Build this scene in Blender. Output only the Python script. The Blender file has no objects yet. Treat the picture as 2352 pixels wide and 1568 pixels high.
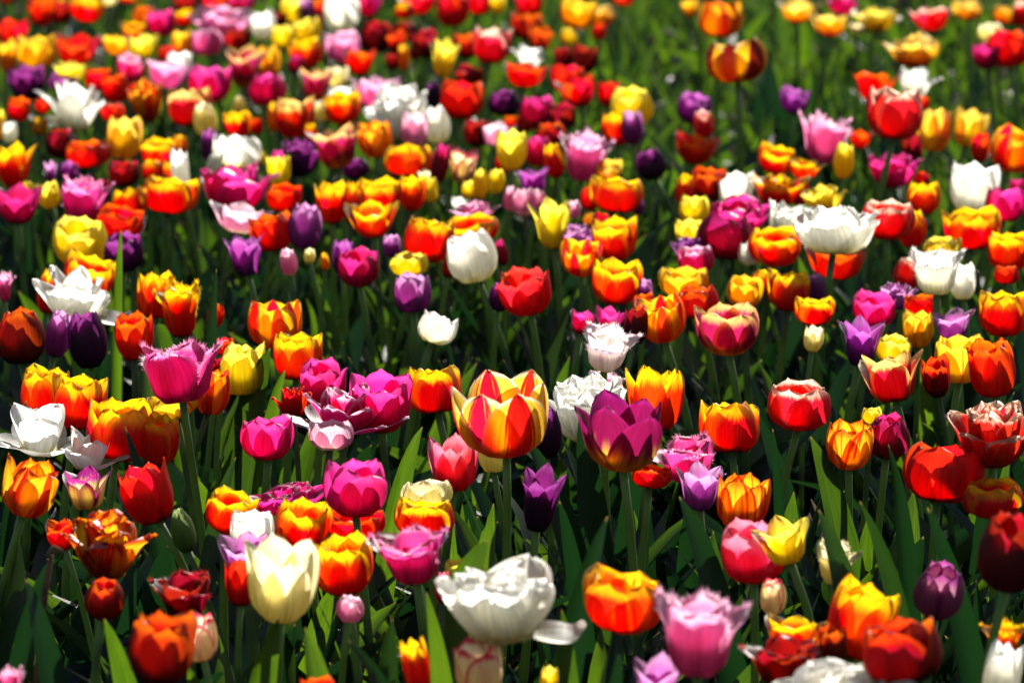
import bpy, math, random
import numpy as np
from mathutils import Vector
R_ = math.radians
SC = bpy.context.scene
COLL = SC.collection

# ------------------------------------------------------------------ camera, light, exposure
CAM = Vector((0.0, 0.0, 1.44)); PITCH = 12.5
FPX = 10257.0                                   # focal length in pixels of a 2352 px wide frame
cd = bpy.data.cameras.new('camera'); co = bpy.data.objects.new('camera', cd); COLL.objects.link(co)
co.location = CAM; co.rotation_euler = (R_(90 - PITCH), 0, 0)
cd.sensor_width = 36; cd.lens = 36 * FPX / 2352; cd.clip_start = 0.05; cd.clip_end = 600
cd.dof.use_dof = True; cd.dof.focus_distance = 4.62; cd.dof.aperture_fstop = 7.5; cd.dof.aperture_blades = 0
SC.camera = co
SUN_EL, SUN_AZ = 34.0, 18.0
w = bpy.data.worlds.new('World'); SC.world = w; w.use_nodes = True
nt = w.node_tree; bg = nt.nodes['Background']
sk = nt.nodes.new('ShaderNodeTexSky'); sk.sky_type = 'NISHITA'; sk.sun_disc = False
sk.sun_elevation = R_(SUN_EL); sk.sun_rotation = R_(SUN_AZ)
nt.links.new(sk.outputs[0], bg.inputs[0]); bg.inputs[1].default_value = 0.05
sl = bpy.data.lights.new('sun', 'SUN'); sl.energy = 5.0; sl.angle = R_(0.53); sl.color = (1.0, 0.94, 0.84)
so = bpy.data.objects.new('sun', sl); COLL.objects.link(so)
sv = Vector((math.sin(R_(SUN_AZ)) * math.cos(R_(SUN_EL)), math.cos(R_(SUN_AZ)) * math.cos(R_(SUN_EL)), math.sin(R_(SUN_EL))))
so.rotation_euler = sv.to_track_quat('Z', 'Y').to_euler()
SC.view_settings.view_transform = 'Standard'; SC.view_settings.look = 'None'
SC.view_settings.exposure = 1.05; SC.view_settings.gamma = 1.0
SC.cycles.max_bounces = 10; SC.cycles.diffuse_bounces = 6; SC.cycles.transmission_bounces = 8; SC.cycles.glossy_bounces = 3
SC.cycles.use_denoising = True

FWD = Vector((0, math.cos(R_(PITCH)), -math.sin(R_(PITCH)))); UP = Vector((0, math.sin(R_(PITCH)), math.cos(R_(PITCH))))
def ray(x, y): return (FWD + Vector((1, 0, 0)) * ((x - 1176) / FPX) - UP * ((y - 784) / FPX))
def at_z(x, y, z):
    d = ray(x, y); return CAM + d * ((z - CAM.z) / d.z)
def at_y(x, y, Y):
    d = ray(x, y); return CAM + d * (Y / d.y)
def depth(p): return (p - CAM).dot(FWD)

# ------------------------------------------------------------------ node helpers
def newmat(name):
    m = bpy.data.materials.new(name); m.use_nodes = True
    nt = m.node_tree; nt.nodes.clear()
    out = nt.nodes.new('ShaderNodeOutputMaterial')
    return m, nt, out
def N(nt, t, **k):
    n = nt.nodes.new(t)
    for a, v in k.items(): setattr(n, a, v)
    return n
def val(nt, op, a, b=None, c=None, clamp=False):
    n = N(nt, 'ShaderNodeMath', operation=op, use_clamp=clamp)
    for i, v in enumerate((a, b, c)):
        if v is None: continue
        if isinstance(v, (int, float)): n.inputs[i].default_value = v
        else: nt.links.new(v, n.inputs[i])
    return n.outputs[0]
def smooth(nt, v, lo, hi):
    n = N(nt, 'ShaderNodeMapRange', interpolation_type='SMOOTHSTEP', clamp=True)
    nt.links.new(v, n.inputs[0]); n.inputs[1].default_value = lo; n.inputs[2].default_value = hi
    if lo > hi:
        n.inputs[1].default_value = hi; n.inputs[2].default_value = lo; n.inputs[3].default_value = 1; n.inputs[4].default_value = 0
    return n.outputs[0]
def mixc(nt, f, a, b):
    n = N(nt, 'ShaderNodeMix', data_type='RGBA', blend_type='MIX')
    for s, v in ((n.inputs[0], f), (n.inputs[6], a), (n.inputs[7], b)):
        if isinstance(v, (int, float)): s.default_value = v
        elif isinstance(v, tuple): s.default_value = (*v, 1)
        else: nt.links.new(v, s)
    return n.outputs[2]
def noise(nt, vec, scale, detail=2, rough=.5):
    n = N(nt, 'ShaderNodeTexNoise'); n.inputs['Scale'].default_value = scale; n.inputs['Detail'].default_value = detail
    n.inputs['Roughness'].default_value = rough
    if vec is not None: nt.links.new(vec, n.inputs['Vector'])
    return n.outputs[0]
def comb(nt, x, y, z):
    n = N(nt, 'ShaderNodeCombineXYZ')
    for i, v in enumerate((x, y, z)):
        if isinstance(v, (int, float)): n.inputs[i].default_value = v
        else: nt.links.new(v, n.inputs[i])
    return n.outputs[0]
def surface(nt, out, dif, tra, ftr, gloss, rough, bump=None):
    d = N(nt, 'ShaderNodeBsdfDiffuse'); t = N(nt, 'ShaderNodeBsdfTranslucent'); g = N(nt, 'ShaderNodeBsdfGlossy')
    nt.links.new(dif, d.inputs[0]); nt.links.new(tra, t.inputs[0]); g.inputs['Roughness'].default_value = rough
    m1 = N(nt, 'ShaderNodeMixShader'); m1.inputs[0].default_value = ftr
    nt.links.new(d.outputs[0], m1.inputs[1]); nt.links.new(t.outputs[0], m1.inputs[2])
    fr = N(nt, 'ShaderNodeLayerWeight'); fr.inputs[0].default_value = .35
    fz = val(nt, 'MULTIPLY', val(nt, 'ADD', fr.outputs['Fresnel'], .15), gloss, clamp=True)
    m2 = N(nt, 'ShaderNodeMixShader'); nt.links.new(fz, m2.inputs[0])
    nt.links.new(m1.outputs[0], m2.inputs[1]); nt.links.new(g.outputs[0], m2.inputs[2])
    if bump is not None:
        b = N(nt, 'ShaderNodeBump'); b.inputs['Strength'].default_value = .35; b.inputs['Distance'].default_value = .002
        nt.links.new(bump, b.inputs['Height'])
        for s in (d, t, g): nt.links.new(b.outputs[0], s.inputs['Normal'])
    nt.links.new(m2.outputs[0], out.inputs[0])

# ------------------------------------------------------------------ petal colours: body, edge, base, edge width, base height, stripes
PC = dict(
 OR=((.80,.028,.003),(.88,.13,.004),(.40,.012,.002),.15,.28,0),
 OY=((.82,.028,.002),(.98,.60,.006),(.25,.012,.002),.25,.26,0),
 OD=((.42,.016,.004),(.74,.10,.005),(.14,.005,.003),.18,.40,0),
 R =((.72,.012,.006),(.78,.03,.008),(.28,.004,.004),.15,.28,0),
 DR=((.30,.004,.006),(.42,.012,.012),(.10,.002,.004),.12,.3,0),
 RW=((.75,.012,.018),(.92,.66,.50),(.35,.008,.01),.15,.22,0),
 RE=((.70,.012,.008),(.93,.60,.16),(.30,.006,.005),.22,.25,0),
 CO=((.82,.050,.016),(.85,.09,.04),(.55,.03,.008),.15,.25,0),
 RY=((.95,.50,.010),(.96,.56,.02),(.80,.30,.01),.2,.12,.5),
 RB=((.96,.64,.05),(.96,.80,.50),(.92,.50,.03),.10,.1,.52),
 RD=((.95,.52,.02),(.96,.66,.25),(.70,.20,.02),.10,.2,.52),
 RT=((.95,.56,.03),(.96,.70,.15),(.66,.025,.02),.2,.50,0),
 RS=((.85,.075,.004),(.95,.42,.006),(.80,.30,.01),.2,.12,.42),
 OS=((.96,.47,.014),(.88,.22,.006),(.75,.20,.008),.14,.12,.46),
 Y =((.97,.76,.045),(.97,.82,.10),(.92,.62,.02),.2,.2,0),
 YO=((.93,.46,.012),(.95,.58,.03),(.85,.35,.01),.2,.2,0),
 YR=((.94,.60,.020),(.95,.68,.04),(.90,.50,.02),.15,.15,.36),
 YM=((.94,.64,.05),(.95,.70,.10),(.90,.55,.03),.15,.15,.40),
 CR=((.86,.77,.38),(.88,.82,.52),(.82,.72,.32),.2,.2,0),
 CS=((.93,.84,.55),(.75,.03,.10),(.90,.84,.45),.13,.15,.3),
 CB=((.92,.70,.35),(.50,.03,.08),(.90,.75,.30),.16,.25,.45),
 W =((.95,.93,.83),(.96,.95,.90),(.93,.86,.54),.2,.42,0),  # creamy base raised to also paint the warm tone of shaded petals
 WP=((.93,.85,.78),(.94,.78,.82),(.92,.86,.55),.3,.35,0),
 PK=((.85,.23,.48),(.92,.50,.70),(.90,.50,.58),.18,.24,0),
 FP=((.78,.05,.28),(.88,.28,.54),(.86,.38,.42),.13,.22,0),
 LP=((.88,.42,.58),(.93,.62,.72),(.92,.80,.65),.25,.4,0),
 HP=((.78,.018,.20),(.82,.06,.34),(.50,.010,.08),.2,.25,0),
 MG=((.55,.010,.12),(.65,.03,.22),(.25,.005,.05),.2,.3,0),
 PE=((.76,.02,.18),(.92,.52,.70),(.60,.03,.14),.16,.2,0),
 RP=((.80,.040,.10),(.88,.22,.32),(.60,.03,.03),.24,.25,0),
 PU=((.36,.045,.32),(.46,.12,.44),(.16,.015,.12),.2,.3,0),
 DP=((.18,.013,.14),(.30,.05,.26),(.07,.006,.06),.16,.3,0),
 LU=((.52,.14,.44),(.68,.32,.62),(.40,.10,.30),.24,.25,0),
 MV=((.46,.18,.30),(.36,.06,.26),(.55,.28,.14),.16,.3,.2),
 BY=((.42,.012,.09),(.88,.50,.16),(.92,.50,.03),.2,.42,0),
 BU=((.24,.006,.08),(.30,.012,.14),(.93,.42,.020),.12,.50,0),
 PY=((.92,.72,.25),(.45,.03,.24),(.93,.68,.12),.32,.3,0),
 GB=((.48,.012,.08),(.65,.03,.20),(.20,.28,.06),.2,.35,.3),
 GN=((.34,.44,.16),(.42,.50,.22),(.22,.32,.08),.2,.3,0))
STR = dict(RD=(.24,.006,.010), RY=(.78,.022,.004), RB=(.62,.012,.006), RS=(.96,.52,.008), OS=(.62,.025,.004), YR=(.70,.05,.01), YM=(.70,.02,.10), CS=(.75,.04,.12),
           CB=(.38,.012,.06), MV=(.24,.02,.16), GB=(.16,.26,.06))
def petal_mat(code):
    body, edge, base, ew, bh, st = PC[code]
    m, nt, out = newmat('petal_' + code.lower())
    a = N(nt, 'ShaderNodeAttribute', attribute_name='petal'); sp = N(nt, 'ShaderNodeSeparateColor'); nt.links.new(a.outputs[0], sp.inputs[0])
    u, v, e, r = sp.outputs[0], sp.outputs[1], sp.outputs[2], a.outputs['Alpha']
    rz = val(nt, 'MULTIPLY', r, 37.0)
    fine = noise(nt, comb(nt, val(nt, 'MULTIPLY', u, 26.0), val(nt, 'MULTIPLY', v, 1.6), rz), 1.0, 3, .6)
    mid = noise(nt, comb(nt, val(nt, 'MULTIPLY', u, 9.0), val(nt, 'MULTIPLY', v, 1.1), rz), 1.0, 2, .5)
    ee = val(nt, 'ADD', e, val(nt, 'MULTIPLY', val(nt, 'SUBTRACT', fine, .5), ew * .9 + .08))
    ee = val(nt, 'ADD', ee, val(nt, 'MULTIPLY', val(nt, 'SUBTRACT', r, .5), ew * .35))
    col = mixc(nt, smooth(nt, ee, ew * .45, ew * 1.25), edge, body)
    if code in ('RB', 'RY', 'RD'):                   # one broad flame up the middle of each petal, feathered at its sides
        ctr = val(nt, 'SUBTRACT', 1.0, val(nt, 'ABSOLUTE', val(nt, 'SUBTRACT', val(nt, 'MULTIPLY', u, 2.0), 1.0)))
        fl = val(nt, 'ADD', val(nt, 'MULTIPLY', ctr, .9), val(nt, 'MULTIPLY', noise(nt, comb(nt, val(nt, 'MULTIPLY', u, 17.0), val(nt, 'MULTIPLY', v, .5), rz), 1.0, 4, .68), 1.15))
        col = mixc(nt, smooth(nt, fl, 1.10, 1.20), col, STR[code])
    elif st:
        sn = noise(nt, comb(nt, val(nt, 'MULTIPLY', u, 5.2), val(nt, 'MULTIPLY', v, .55), val(nt, 'ADD', rz, 5.0)), 1.0, 3, .62)
        sn = val(nt, 'ADD', sn, val(nt, 'MULTIPLY', val(nt, 'SUBTRACT', fine, .5), .22))
        thr = 1.0 - st
        col = mixc(nt, smooth(nt, sn, thr - .05, thr + .05), col, STR[code])
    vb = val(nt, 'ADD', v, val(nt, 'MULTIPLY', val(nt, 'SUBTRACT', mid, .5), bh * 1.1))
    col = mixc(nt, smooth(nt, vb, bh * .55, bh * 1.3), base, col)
    hs = N(nt, 'ShaderNodeHueSaturation'); nt.links.new(col, hs.inputs['Color'])
    nt.links.new(val(nt, 'ADD', .42, val(nt, 'MULTIPLY', fine, 1.12)), hs.inputs['Value'])
    nt.links.new(val(nt, 'ADD', .488, val(nt, 'MULTIPLY', r, .024)), hs.inputs['Hue'])
    dk = mixc(nt, .05 if code in ('W', 'WP', 'CR', 'LP', 'CS') else .42, hs.outputs[0], (0.0, 0.0, 0.0))
    tl = mixc(nt, .04 if code in ('W', 'WP', 'CR', 'CS') else .13, hs.outputs[0], (0.0, 0.0, 0.0))
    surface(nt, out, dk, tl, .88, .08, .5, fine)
    return m
PM = {k: petal_mat(k) for k in PC}

def leaf_mat():
    m, nt, out = newmat('tulip_leaf')
    a = N(nt, 'ShaderNodeAttribute', attribute_name='petal'); sp = N(nt, 'ShaderNodeSeparateColor'); nt.links.new(a.outputs[0], sp.inputs[0])
    u, v, r = sp.outputs[0], sp.outputs[1], a.outputs['Alpha']
    rz = val(nt, 'MULTIPLY', r, 37.0)
    vein = noise(nt, comb(nt, val(nt, 'MULTIPLY', u, 34.0), val(nt, 'MULTIPLY', v, .8), rz), 1.0, 2, .6)
    blot = noise(nt, comb(nt, val(nt, 'MULTIPLY', u, 2.0), val(nt, 'MULTIPLY', v, 5.0), rz), 1.0, 3, .55)
    f = val(nt, 'ADD', val(nt, 'MULTIPLY', vein, .55), val(nt, 'MULTIPLY', blot, .45))
    thick = smooth(nt, r, .46, .80)                      # thick bluish leaves let little light through and imitate shaded ones; thin ones sunlit
    dif = mixc(nt, smooth(nt, f, .3, .7), (.004, .018, .011), (.010, .035, .015))
    tra = mixc(nt, smooth(nt, f, .3, .7), (.046, .120, .004), (.135, .25, .008))
    tra = mixc(nt, thick, (.006, .030, .005), tra)
    tip = smooth(nt, v, .975, 1.0)
    dif = mixc(nt, tip, dif, (.16, .13, .05)); tra = mixc(nt, tip, tra, (.25, .18, .05))
    surface(nt, out, dif, tra, .50, .20, .32, vein)
    return m
def stem_mat():
    m, nt, out = newmat('tulip_stem')
    n = noise(nt, N(nt, 'ShaderNodeNewGeometry').outputs['Position'], 60, 3)
    c = mixc(nt, n, (.045, .10, .028), (.085, .16, .045))
    t = mixc(nt, n, (.20, .31, .035), (.28, .40, .06))
    surface(nt, out, c, t, .32, .2, .42)
    return m
LEAF, STEM = leaf_mat(), stem_mat()
def plain(name, a, b, scale, rough=.9, ftr=0.0, gl=.05):
    m, nt, out = newmat(name)
    n = noise(nt, N(nt, 'ShaderNodeNewGeometry').outputs['Position'], scale, 5, .65)
    c = mixc(nt, smooth(nt, n, .35, .65), a, b)
    surface(nt, out, c, c, ftr, gl, rough, n)
    return m
SOIL = plain('soil', (.012, .008, .005), (.040, .027, .017), 45)
STRAW = plain('dry_straw', (.14, .09, .05), (.34, .25, .14), 30, .6, .15, .12)
BROWN = plain('dead_stem', (.07, .035, .02), (.16, .09, .05), 40, .7)
PISTIL = plain('pistil', (.30, .36, .10), (.45, .45, .14), 80, .6)
ANTHER = plain('anther', (.02, .012, .02), (.06, .03, .03), 80, .8)

# ------------------------------------------------------------------ mesh collector
class MB:
    def __init__(s): s.v = []; s.f = []; s.a = []; s.mi = []; s.n = 0
    def add(s, V, F, A, mi=0):
        s.v.append(np.asarray(V, float)); s.a.append(np.asarray(A, float))
        s.f += [tuple(i + s.n for i in q) for q in F]; s.mi += [mi] * len(F); s.n += len(V)
    def build(s, name, mats, parent=None, loc=None, M=None):
        V = np.concatenate(s.v); A = np.concatenate(s.a)
        me = bpy.data.meshes.new(name); me.from_pydata(V.tolist(), [], s.f)
        at = me.attributes.new('petal', 'FLOAT_COLOR', 'POINT'); at.data.foreach_set('color', A.astype(np.float32).ravel())
        me.polygons.foreach_set('use_smooth', [True] * len(me.polygons))
        for m in (mats if isinstance(mats, list) else [mats]): me.materials.append(m)
        if any(s.mi): me.polygons.foreach_set('material_index', s.mi)
        o = bpy.data.objects.new(name, me); COLL.objects.link(o)
        if parent is not None: o.parent = parent
        return o
def empty(name, loc):
    o = bpy.data.objects.new(name, None); COLL.objects.link(o); o.location = loc; o.empty_display_size = .02; return o
def grid_faces(nu, nv):
    w = nu + 1
    return [(j*w+i, j*w+i+1, (j+1)*w+i+1, (j+1)*w+i) for j in range(nv) for i in range(nu)]

# ------------------------------------------------------------------ petals
PROF = dict(
 C=([.03,.24,.40,.47,.475,.43],[0,.015,.17,.40,.70,1.0]),
 G=([.03,.24,.40,.46,.475,.45],[0,.015,.17,.40,.70,1.0]),
 W=([.03,.18,.30,.38,.44,.50],[0,.03,.18,.42,.70,1.0]),
 E=([.03,.25,.42,.48,.44,.28],[0,.02,.18,.42,.72,1.0]),
 O=([.03,.22,.36,.43,.47,.50],[0,.01,.14,.38,.66,.95]),
 L=([.03,.24,.35,.38,.41,.50],[0,.02,.18,.45,.72,1.0]),
 F=([.03,.24,.38,.42,.45,.49],[0,.02,.18,.45,.72,.98]),
 P=([.03,.18,.30,.38,.44,.50],[0,.03,.18,.42,.70,1.0]),
 D=([.03,.24,.38,.45,.47,.44],[0,.02,.18,.42,.70,.95]),
 S=([.03,.15,.28,.40,.47,.50],[0,.02,.10,.28,.48,.66]),
 T=([.03,.16,.30,.40,.46,.50],[0,.02,.10,.28,.50,.72]),
 B=([.03,.26,.44,.48,.40,.12],[0,.03,.20,.45,.75,1.0]))
def petal(form, rng, az, whorl, wmax, opn=0., curl=0., ruff=0., point=0., fringe=0., hi=True, zs=1.0, fold=0.):
    nu, nv = ((18, 18) if form in 'PDW' else (10, 12)) if hi else (6, 8)
    u = np.linspace(-1, 1, nu + 1)[None, :]; v = np.linspace(0, 1, nv + 1)[:, None]
    vv = 1 - (1 - v) ** 1.25                      # rows closer together near the tip
    pr, pz = PROF[form]; k = np.linspace(0, 1, len(pr))
    r = np.interp(vv, k, pr); z = np.interp(vv, k, pz)
    # smooth the polyline a little
    r = .5 * r + .25 * (np.interp(np.clip(vv-.07,0,1), k, pr) + np.interp(np.clip(vv+.07,0,1), k, pr)) * 1.0
    t = np.clip((vv - .46) / .54, 0, 1)
    p, q = (3.6 - 1.7 * point, .50 + .36 * point)
    s = np.where(vv < .5, .40 + .60 * np.sin(np.clip(vv / .5, 0, 1) * math.pi / 2), (1 - t ** p * .985) ** q)
    r = r * whorl + opn * vv ** 1.8 + curl * np.clip(vv - .66, 0, 1) ** 2 * 4
    z = z * zs - abs(opn) * .35 * vv ** 2 - max(curl, 0) * np.clip(vv - .8, 0, 1) * .8
    hw = wmax * s
    rc = np.clip(r * .84, .25, .46)
    ph = np.clip(u * hw / rc, -1.45, 1.45)
    x = r - rc + rc * np.cos(ph); y = rc * np.sin(ph)
    x = x + fold * (np.abs(u) ** 1.5) * .06 * vv                       # edges lean out or in
    x = x - .022 * np.exp(-(u / .16) ** 2) * np.sin(np.clip(vv, 0, 1) * math.pi)   # mid rib groove
    wob = rng.uniform(0, 6.28); fr = rng.uniform(1.6, 2.6)
    x = x + (ruff + .014) * np.sin(fr * u * math.pi + wob) * vv ** 2.2
    z = z + (.5 * ruff + .010) * np.sin(fr * 1.3 * u * math.pi + wob * 1.7) * vv ** 3 + 0 * u
    y = y + rng.uniform(-.05, .05) * vv ** 2                             # lean sideways
    z = z - .05 * (u ** 2) * vv ** 3 * (1 - point)
    if ruff > .03:
        f2 = rng.uniform(5, 9); am = np.clip((vv - .55) / .45, 0, 1) * np.clip(np.abs(u) * 1.2, .35, 1)
        x = x + ruff * .9 * np.sin(f2 * u * math.pi + wob * 2) * am
        z = z + ruff * .5 * np.cos(f2 * 1.2 * u * math.pi + wob) * am
    e = np.minimum((1 - np.abs(u)) * s * 1.05, (1 - vv) * 1.25 + .0 * u)
    rid = rng.random()
    A = np.stack([(u * .5 + .5) + 0 * vv, vv + 0 * u, np.clip(e, 0, 1), np.full((nv+1, nu+1), rid)], -1).reshape(-1, 4)
    V = np.stack([x, y + 0 * x, z + 0 * x], -1)
    F = grid_faces(nu, nv)
    VV = V.reshape(-1, 3)
    if fringe > 0:                                  # hair-fine teeth along the upper margin
        w_ = nu + 1
        bd = [j * w_ for j in range(nv // 2, nv)] + [nv * w_ + i for i in range(nu)] + [j * w_ + nu for j in range(nv, nv // 2 - 1, -1)]
        bd.append
        P = VV; ext = []; fa = []; ea = []; n0 = len(VV); cen = VV[(nv * 2 // 3) * w_ + nu // 2]
        sub = 6 if hi else 2
        for a, b in zip(bd[:-1], bd[1:]):
            for k2 in range(sub):
                t0, t1 = k2 / sub, (k2 + 1) / sub
                p0 = P[a] * (1 - t0) + P[b] * t0; p1 = P[a] * (1 - t1) + P[b] * t1
                d = (p0 + p1) / 2 - cen; d = d / (np.linalg.norm(d) + 1e-6)
                ln = fringe * rng.uniform(.4, 1.15)
                tp = (p0 + p1) / 2 + d * ln + np.array([rng.uniform(-1, 1), rng.uniform(-1, 1), rng.uniform(-.4, .8)]) * ln * .45
                ext += [p0, p1, tp]; i0 = n0 + len(ext) - 3; fa.append((i0, i0 + 1, i0 + 2))
                ea += [(A[a][0], A[a][1], .0, rid)] * 3
        VV = np.concatenate([VV, np.array(ext)]); A = np.concatenate([A, np.array(ea)]); F = F + fa
    c, s_ = math.cos(az), math.sin(az)
    VV = np.stack([VV[:, 0] * c - VV[:, 1] * s_, VV[:, 0] * s_ + VV[:, 1] * c, VV[:, 2]], -1)
    return VV, F, A, (nu + 1) * (nv + 1)

def bloom_petals(form, rng, hi, flag):
    out = []; a0 = -math.pi / 2 + rng.gauss(0, .35) - (math.pi / 3 if form in 'CEOLFBG' else 0)
    def whorl(n, k, wm, off, **kw):
        for i in range(n):
            kk = {q: (rng.uniform(*x) if isinstance(x, tuple) else x) for q, x in kw.items()}
            out.append(petal(form, rng, a0 + off + i * 2 * math.pi / n + rng.uniform(-.10, .10), k * rng.uniform(.97, 1.03), wm, hi=hi, **kk))
    if form == 'C':
        big = rng.random() < .3
        cl = rng.uniform(-.13, .01)
        whorl(3, .90, .44, 0, opn=(cl - .03, cl + .05), point=(.0, .5), zs=(.95, 1.04), curl=(-.15, .1)); whorl(3, 1., .45, math.pi / 3, opn=(cl - .03, cl + .08), point=(.1, .6), zs=(.96, 1.06), curl=(-.15, .2))
    elif form == 'G':
        whorl(3, .90, .42, 0, opn=(-.03, .04), point=(.3, .7), zs=(.97, 1.06), curl=(-.1, .1)); whorl(3, 1., .43, math.pi / 3, opn=(-.02, .12), point=(.5, .9), zs=(.92, 1.06), curl=(-.1, .2))
    elif form == 'E':
        whorl(3, .88, .48, 0, opn=(-.04, .02), point=(.1, .6), zs=(.95, 1.03)); whorl(3, 1., .50, math.pi / 3, opn=(-.04, .05), point=(.2, .7), zs=(.9, 1.02), curl=(-.1, .1))
    elif form == 'O':
        whorl(3, .88, .44, 0, opn=(-.06, .06), point=(.1, .5), zs=(.92, 1.05), curl=(0, .2)); whorl(3, 1., .46, math.pi / 3, opn=(0, .14), point=(.2, .6), zs=(.93, 1.05), curl=(0, .35))
    elif form == 'L':
        whorl(3, .88, .42, 0, opn=(-.04, .05), point=(.4, .8), zs=(.95, 1.05), curl=(0, .3)); whorl(3, 1., .43, math.pi / 3, opn=(.0, .12), point=(.5, .9), zs=(.9, 1.02), curl=(0, .35))
    elif form == 'F':
        whorl(3, .88, .54, 0, opn=(-.04, .05), point=(.0, .3), zs=(.96, 1.05), fringe=.085, ruff=.028); whorl(3, 1., .50, math.pi / 3, opn=(0, .10), point=(.0, .3), zs=(.9, 1.02), curl=(0, .5), fringe=.09, ruff=.028)
    elif form == 'P':
        whorl(4, .74, .46, .4, opn=(-.10, .06), point=(.0, .3), zs=(.85, 1.12), ruff=(.03, .05)); whorl(3, .45, .4, .9, opn=(-.06, .05), point=(.0, .2), zs=(.9, 1.05), ruff=(.03, .05)); whorl(6, 1., .46, 0, opn=(-.12, .10), point=(0., .4), zs=(.70, 1.06), curl=(-.3, .35), ruff=(.03, .055))
    elif form == 'W':
        whorl(4, .66, .40, .4, opn=(-.08, .08), point=(.3, .8), zs=(.9, 1.2), ruff=(.02, .04)); whorl(5, 1., .44, 0, opn=(-.06, .24), point=(.2, .8), zs=(.6, 1.05), curl=(-.2, .4), ruff=(.02, .045))
    elif form == 'D':
        whorl(4, .5, .30, .4, opn=(-.05, .05), point=(.1, .5), zs=(.85, 1.02), ruff=(.02, .05)); whorl(5, .78, .38, 0, opn=(-.03, .1), point=(.1, .5), zs=(.9, 1.05), ruff=(.02, .05), curl=(-.1, .2))
        whorl(5, 1., .42, .7, opn=(.02, .2), point=(.1, .6), zs=(.75, .98), ruff=(.02, .05), curl=(0, .4))
    elif form == 'S':
        whorl(3, .8, .46, 0, opn=(-.08, .05), point=(.3, .7), zs=(1., 1.4), ruff=.02); whorl(3, 1., .50, math.pi / 3, opn=(.05, .2), point=(.3, .8), zs=(.6, 1.), ruff=.03, curl=(0, .4))
    elif form == 'T':
        whorl(5, .40, .24, .3, opn=(-.02, .06), point=(.1, .5), zs=(1.15, 1.4), ruff=.01); whorl(6, .70, .24, 0, opn=(.02, .12), point=(.1, .5), zs=(.9, 1.2), ruff=.01, curl=(-.1, .1))
        whorl(8, 1.0, .23, .2, opn=(.12, .26), point=(.1, .5), zs=(.45, .80), ruff=.012, curl=(-.1, .1))
    elif form == 'B':
        whorl(3, .88, .48, 0, point=(.5, .9)); whorl(3, 1., .50, math.pi / 3, point=(.6, 1.), zs=(.92, 1.))
    P = np.concatenate([o[0][:o[3]] for o in out])
    hx = max(np.percentile(np.abs(P[:, 0]), 97), np.percentile(np.abs(P[:, 1]), 97)); zt = np.percentile(P[:, 2], 98.5)
    out = [(np.stack([V[:, 0] / hx * .5, V[:, 1] / hx * .5, V[:, 2] / zt], -1), F, A) for V, F, A, _n in out]
    if flag in ('x', 'xl'):                          # one long petal hanging out to the side, its tip curling up
        sg = 1 if flag == 'x' else -1; C = [(.0, -.06, .03), (.26 * sg, -.17, .13), (.48 * sg, -.18, .11), (.68 * sg, -.15, .10), (.78 * sg, -.13, .30)]
        V = []; A = []; n, m = 14, 6; rid = rng.random()
        for jj in range(n + 1):
            t = jj / n; k = np.linspace(0, 1, 5); c = np.array([np.interp(t, k, [q[a] for q in C]) for a in range(3)])
            wd = .23 * (.60 + .40 * math.sin(min(t / .55, 1) * math.pi / 2)) * (1 if t < .55 else max(0, 1 - ((t - .55) / .45) ** 2.2) ** .6) + .002
            for ii in range(m + 1):
                uu = -1 + 2 * ii / m
                V.append(c + np.array([0, uu * wd, (uu * uu) * wd * .5 + .02 * math.sin(t * 11 + uu * 3) + .16 * wd * uu])); A.append((uu * .5 + .5, t, (1 - abs(uu)), rid))
        out.append((np.array(V), grid_faces(m, n), np.array(A)))
    return out

def tube(pts, rad, n=8, rid=.5):
    pts = [Vector(p) for p in pts]; V = []; F = []; A = []
    for j, p in enumerate(pts):
        d = (pts[min(j + 1, len(pts) - 1)] - pts[max(j - 1, 0)]).normalized()
        a = d.cross(Vector((0, 1, .01))).normalized(); b = d.cross(a)
        for i in range(n):
            t = 2 * math.pi * i / n; V.append(tuple(p + (a * math.cos(t) + b * math.sin(t)) * rad[j])); A.append((i / n, j / (len(pts) - 1), 1, rid))
    for j in range(len(pts) - 1):
        for i in range(n): F.append((j*n+i, j*n+(i+1) % n, (j+1)*n+(i+1) % n, (j+1)*n+i))
    F.append(tuple(range(n - 1, -1, -1))); F.append(tuple(range((len(pts) - 1) * n, len(pts) * n)))
    return V, F, A
def bez(p0, p1, p2, n):
    return [p0 * (1-t)**2 + p1 * 2*t*(1-t) + p2 * t*t for t in [i / n for i in range(n + 1)]]

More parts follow.
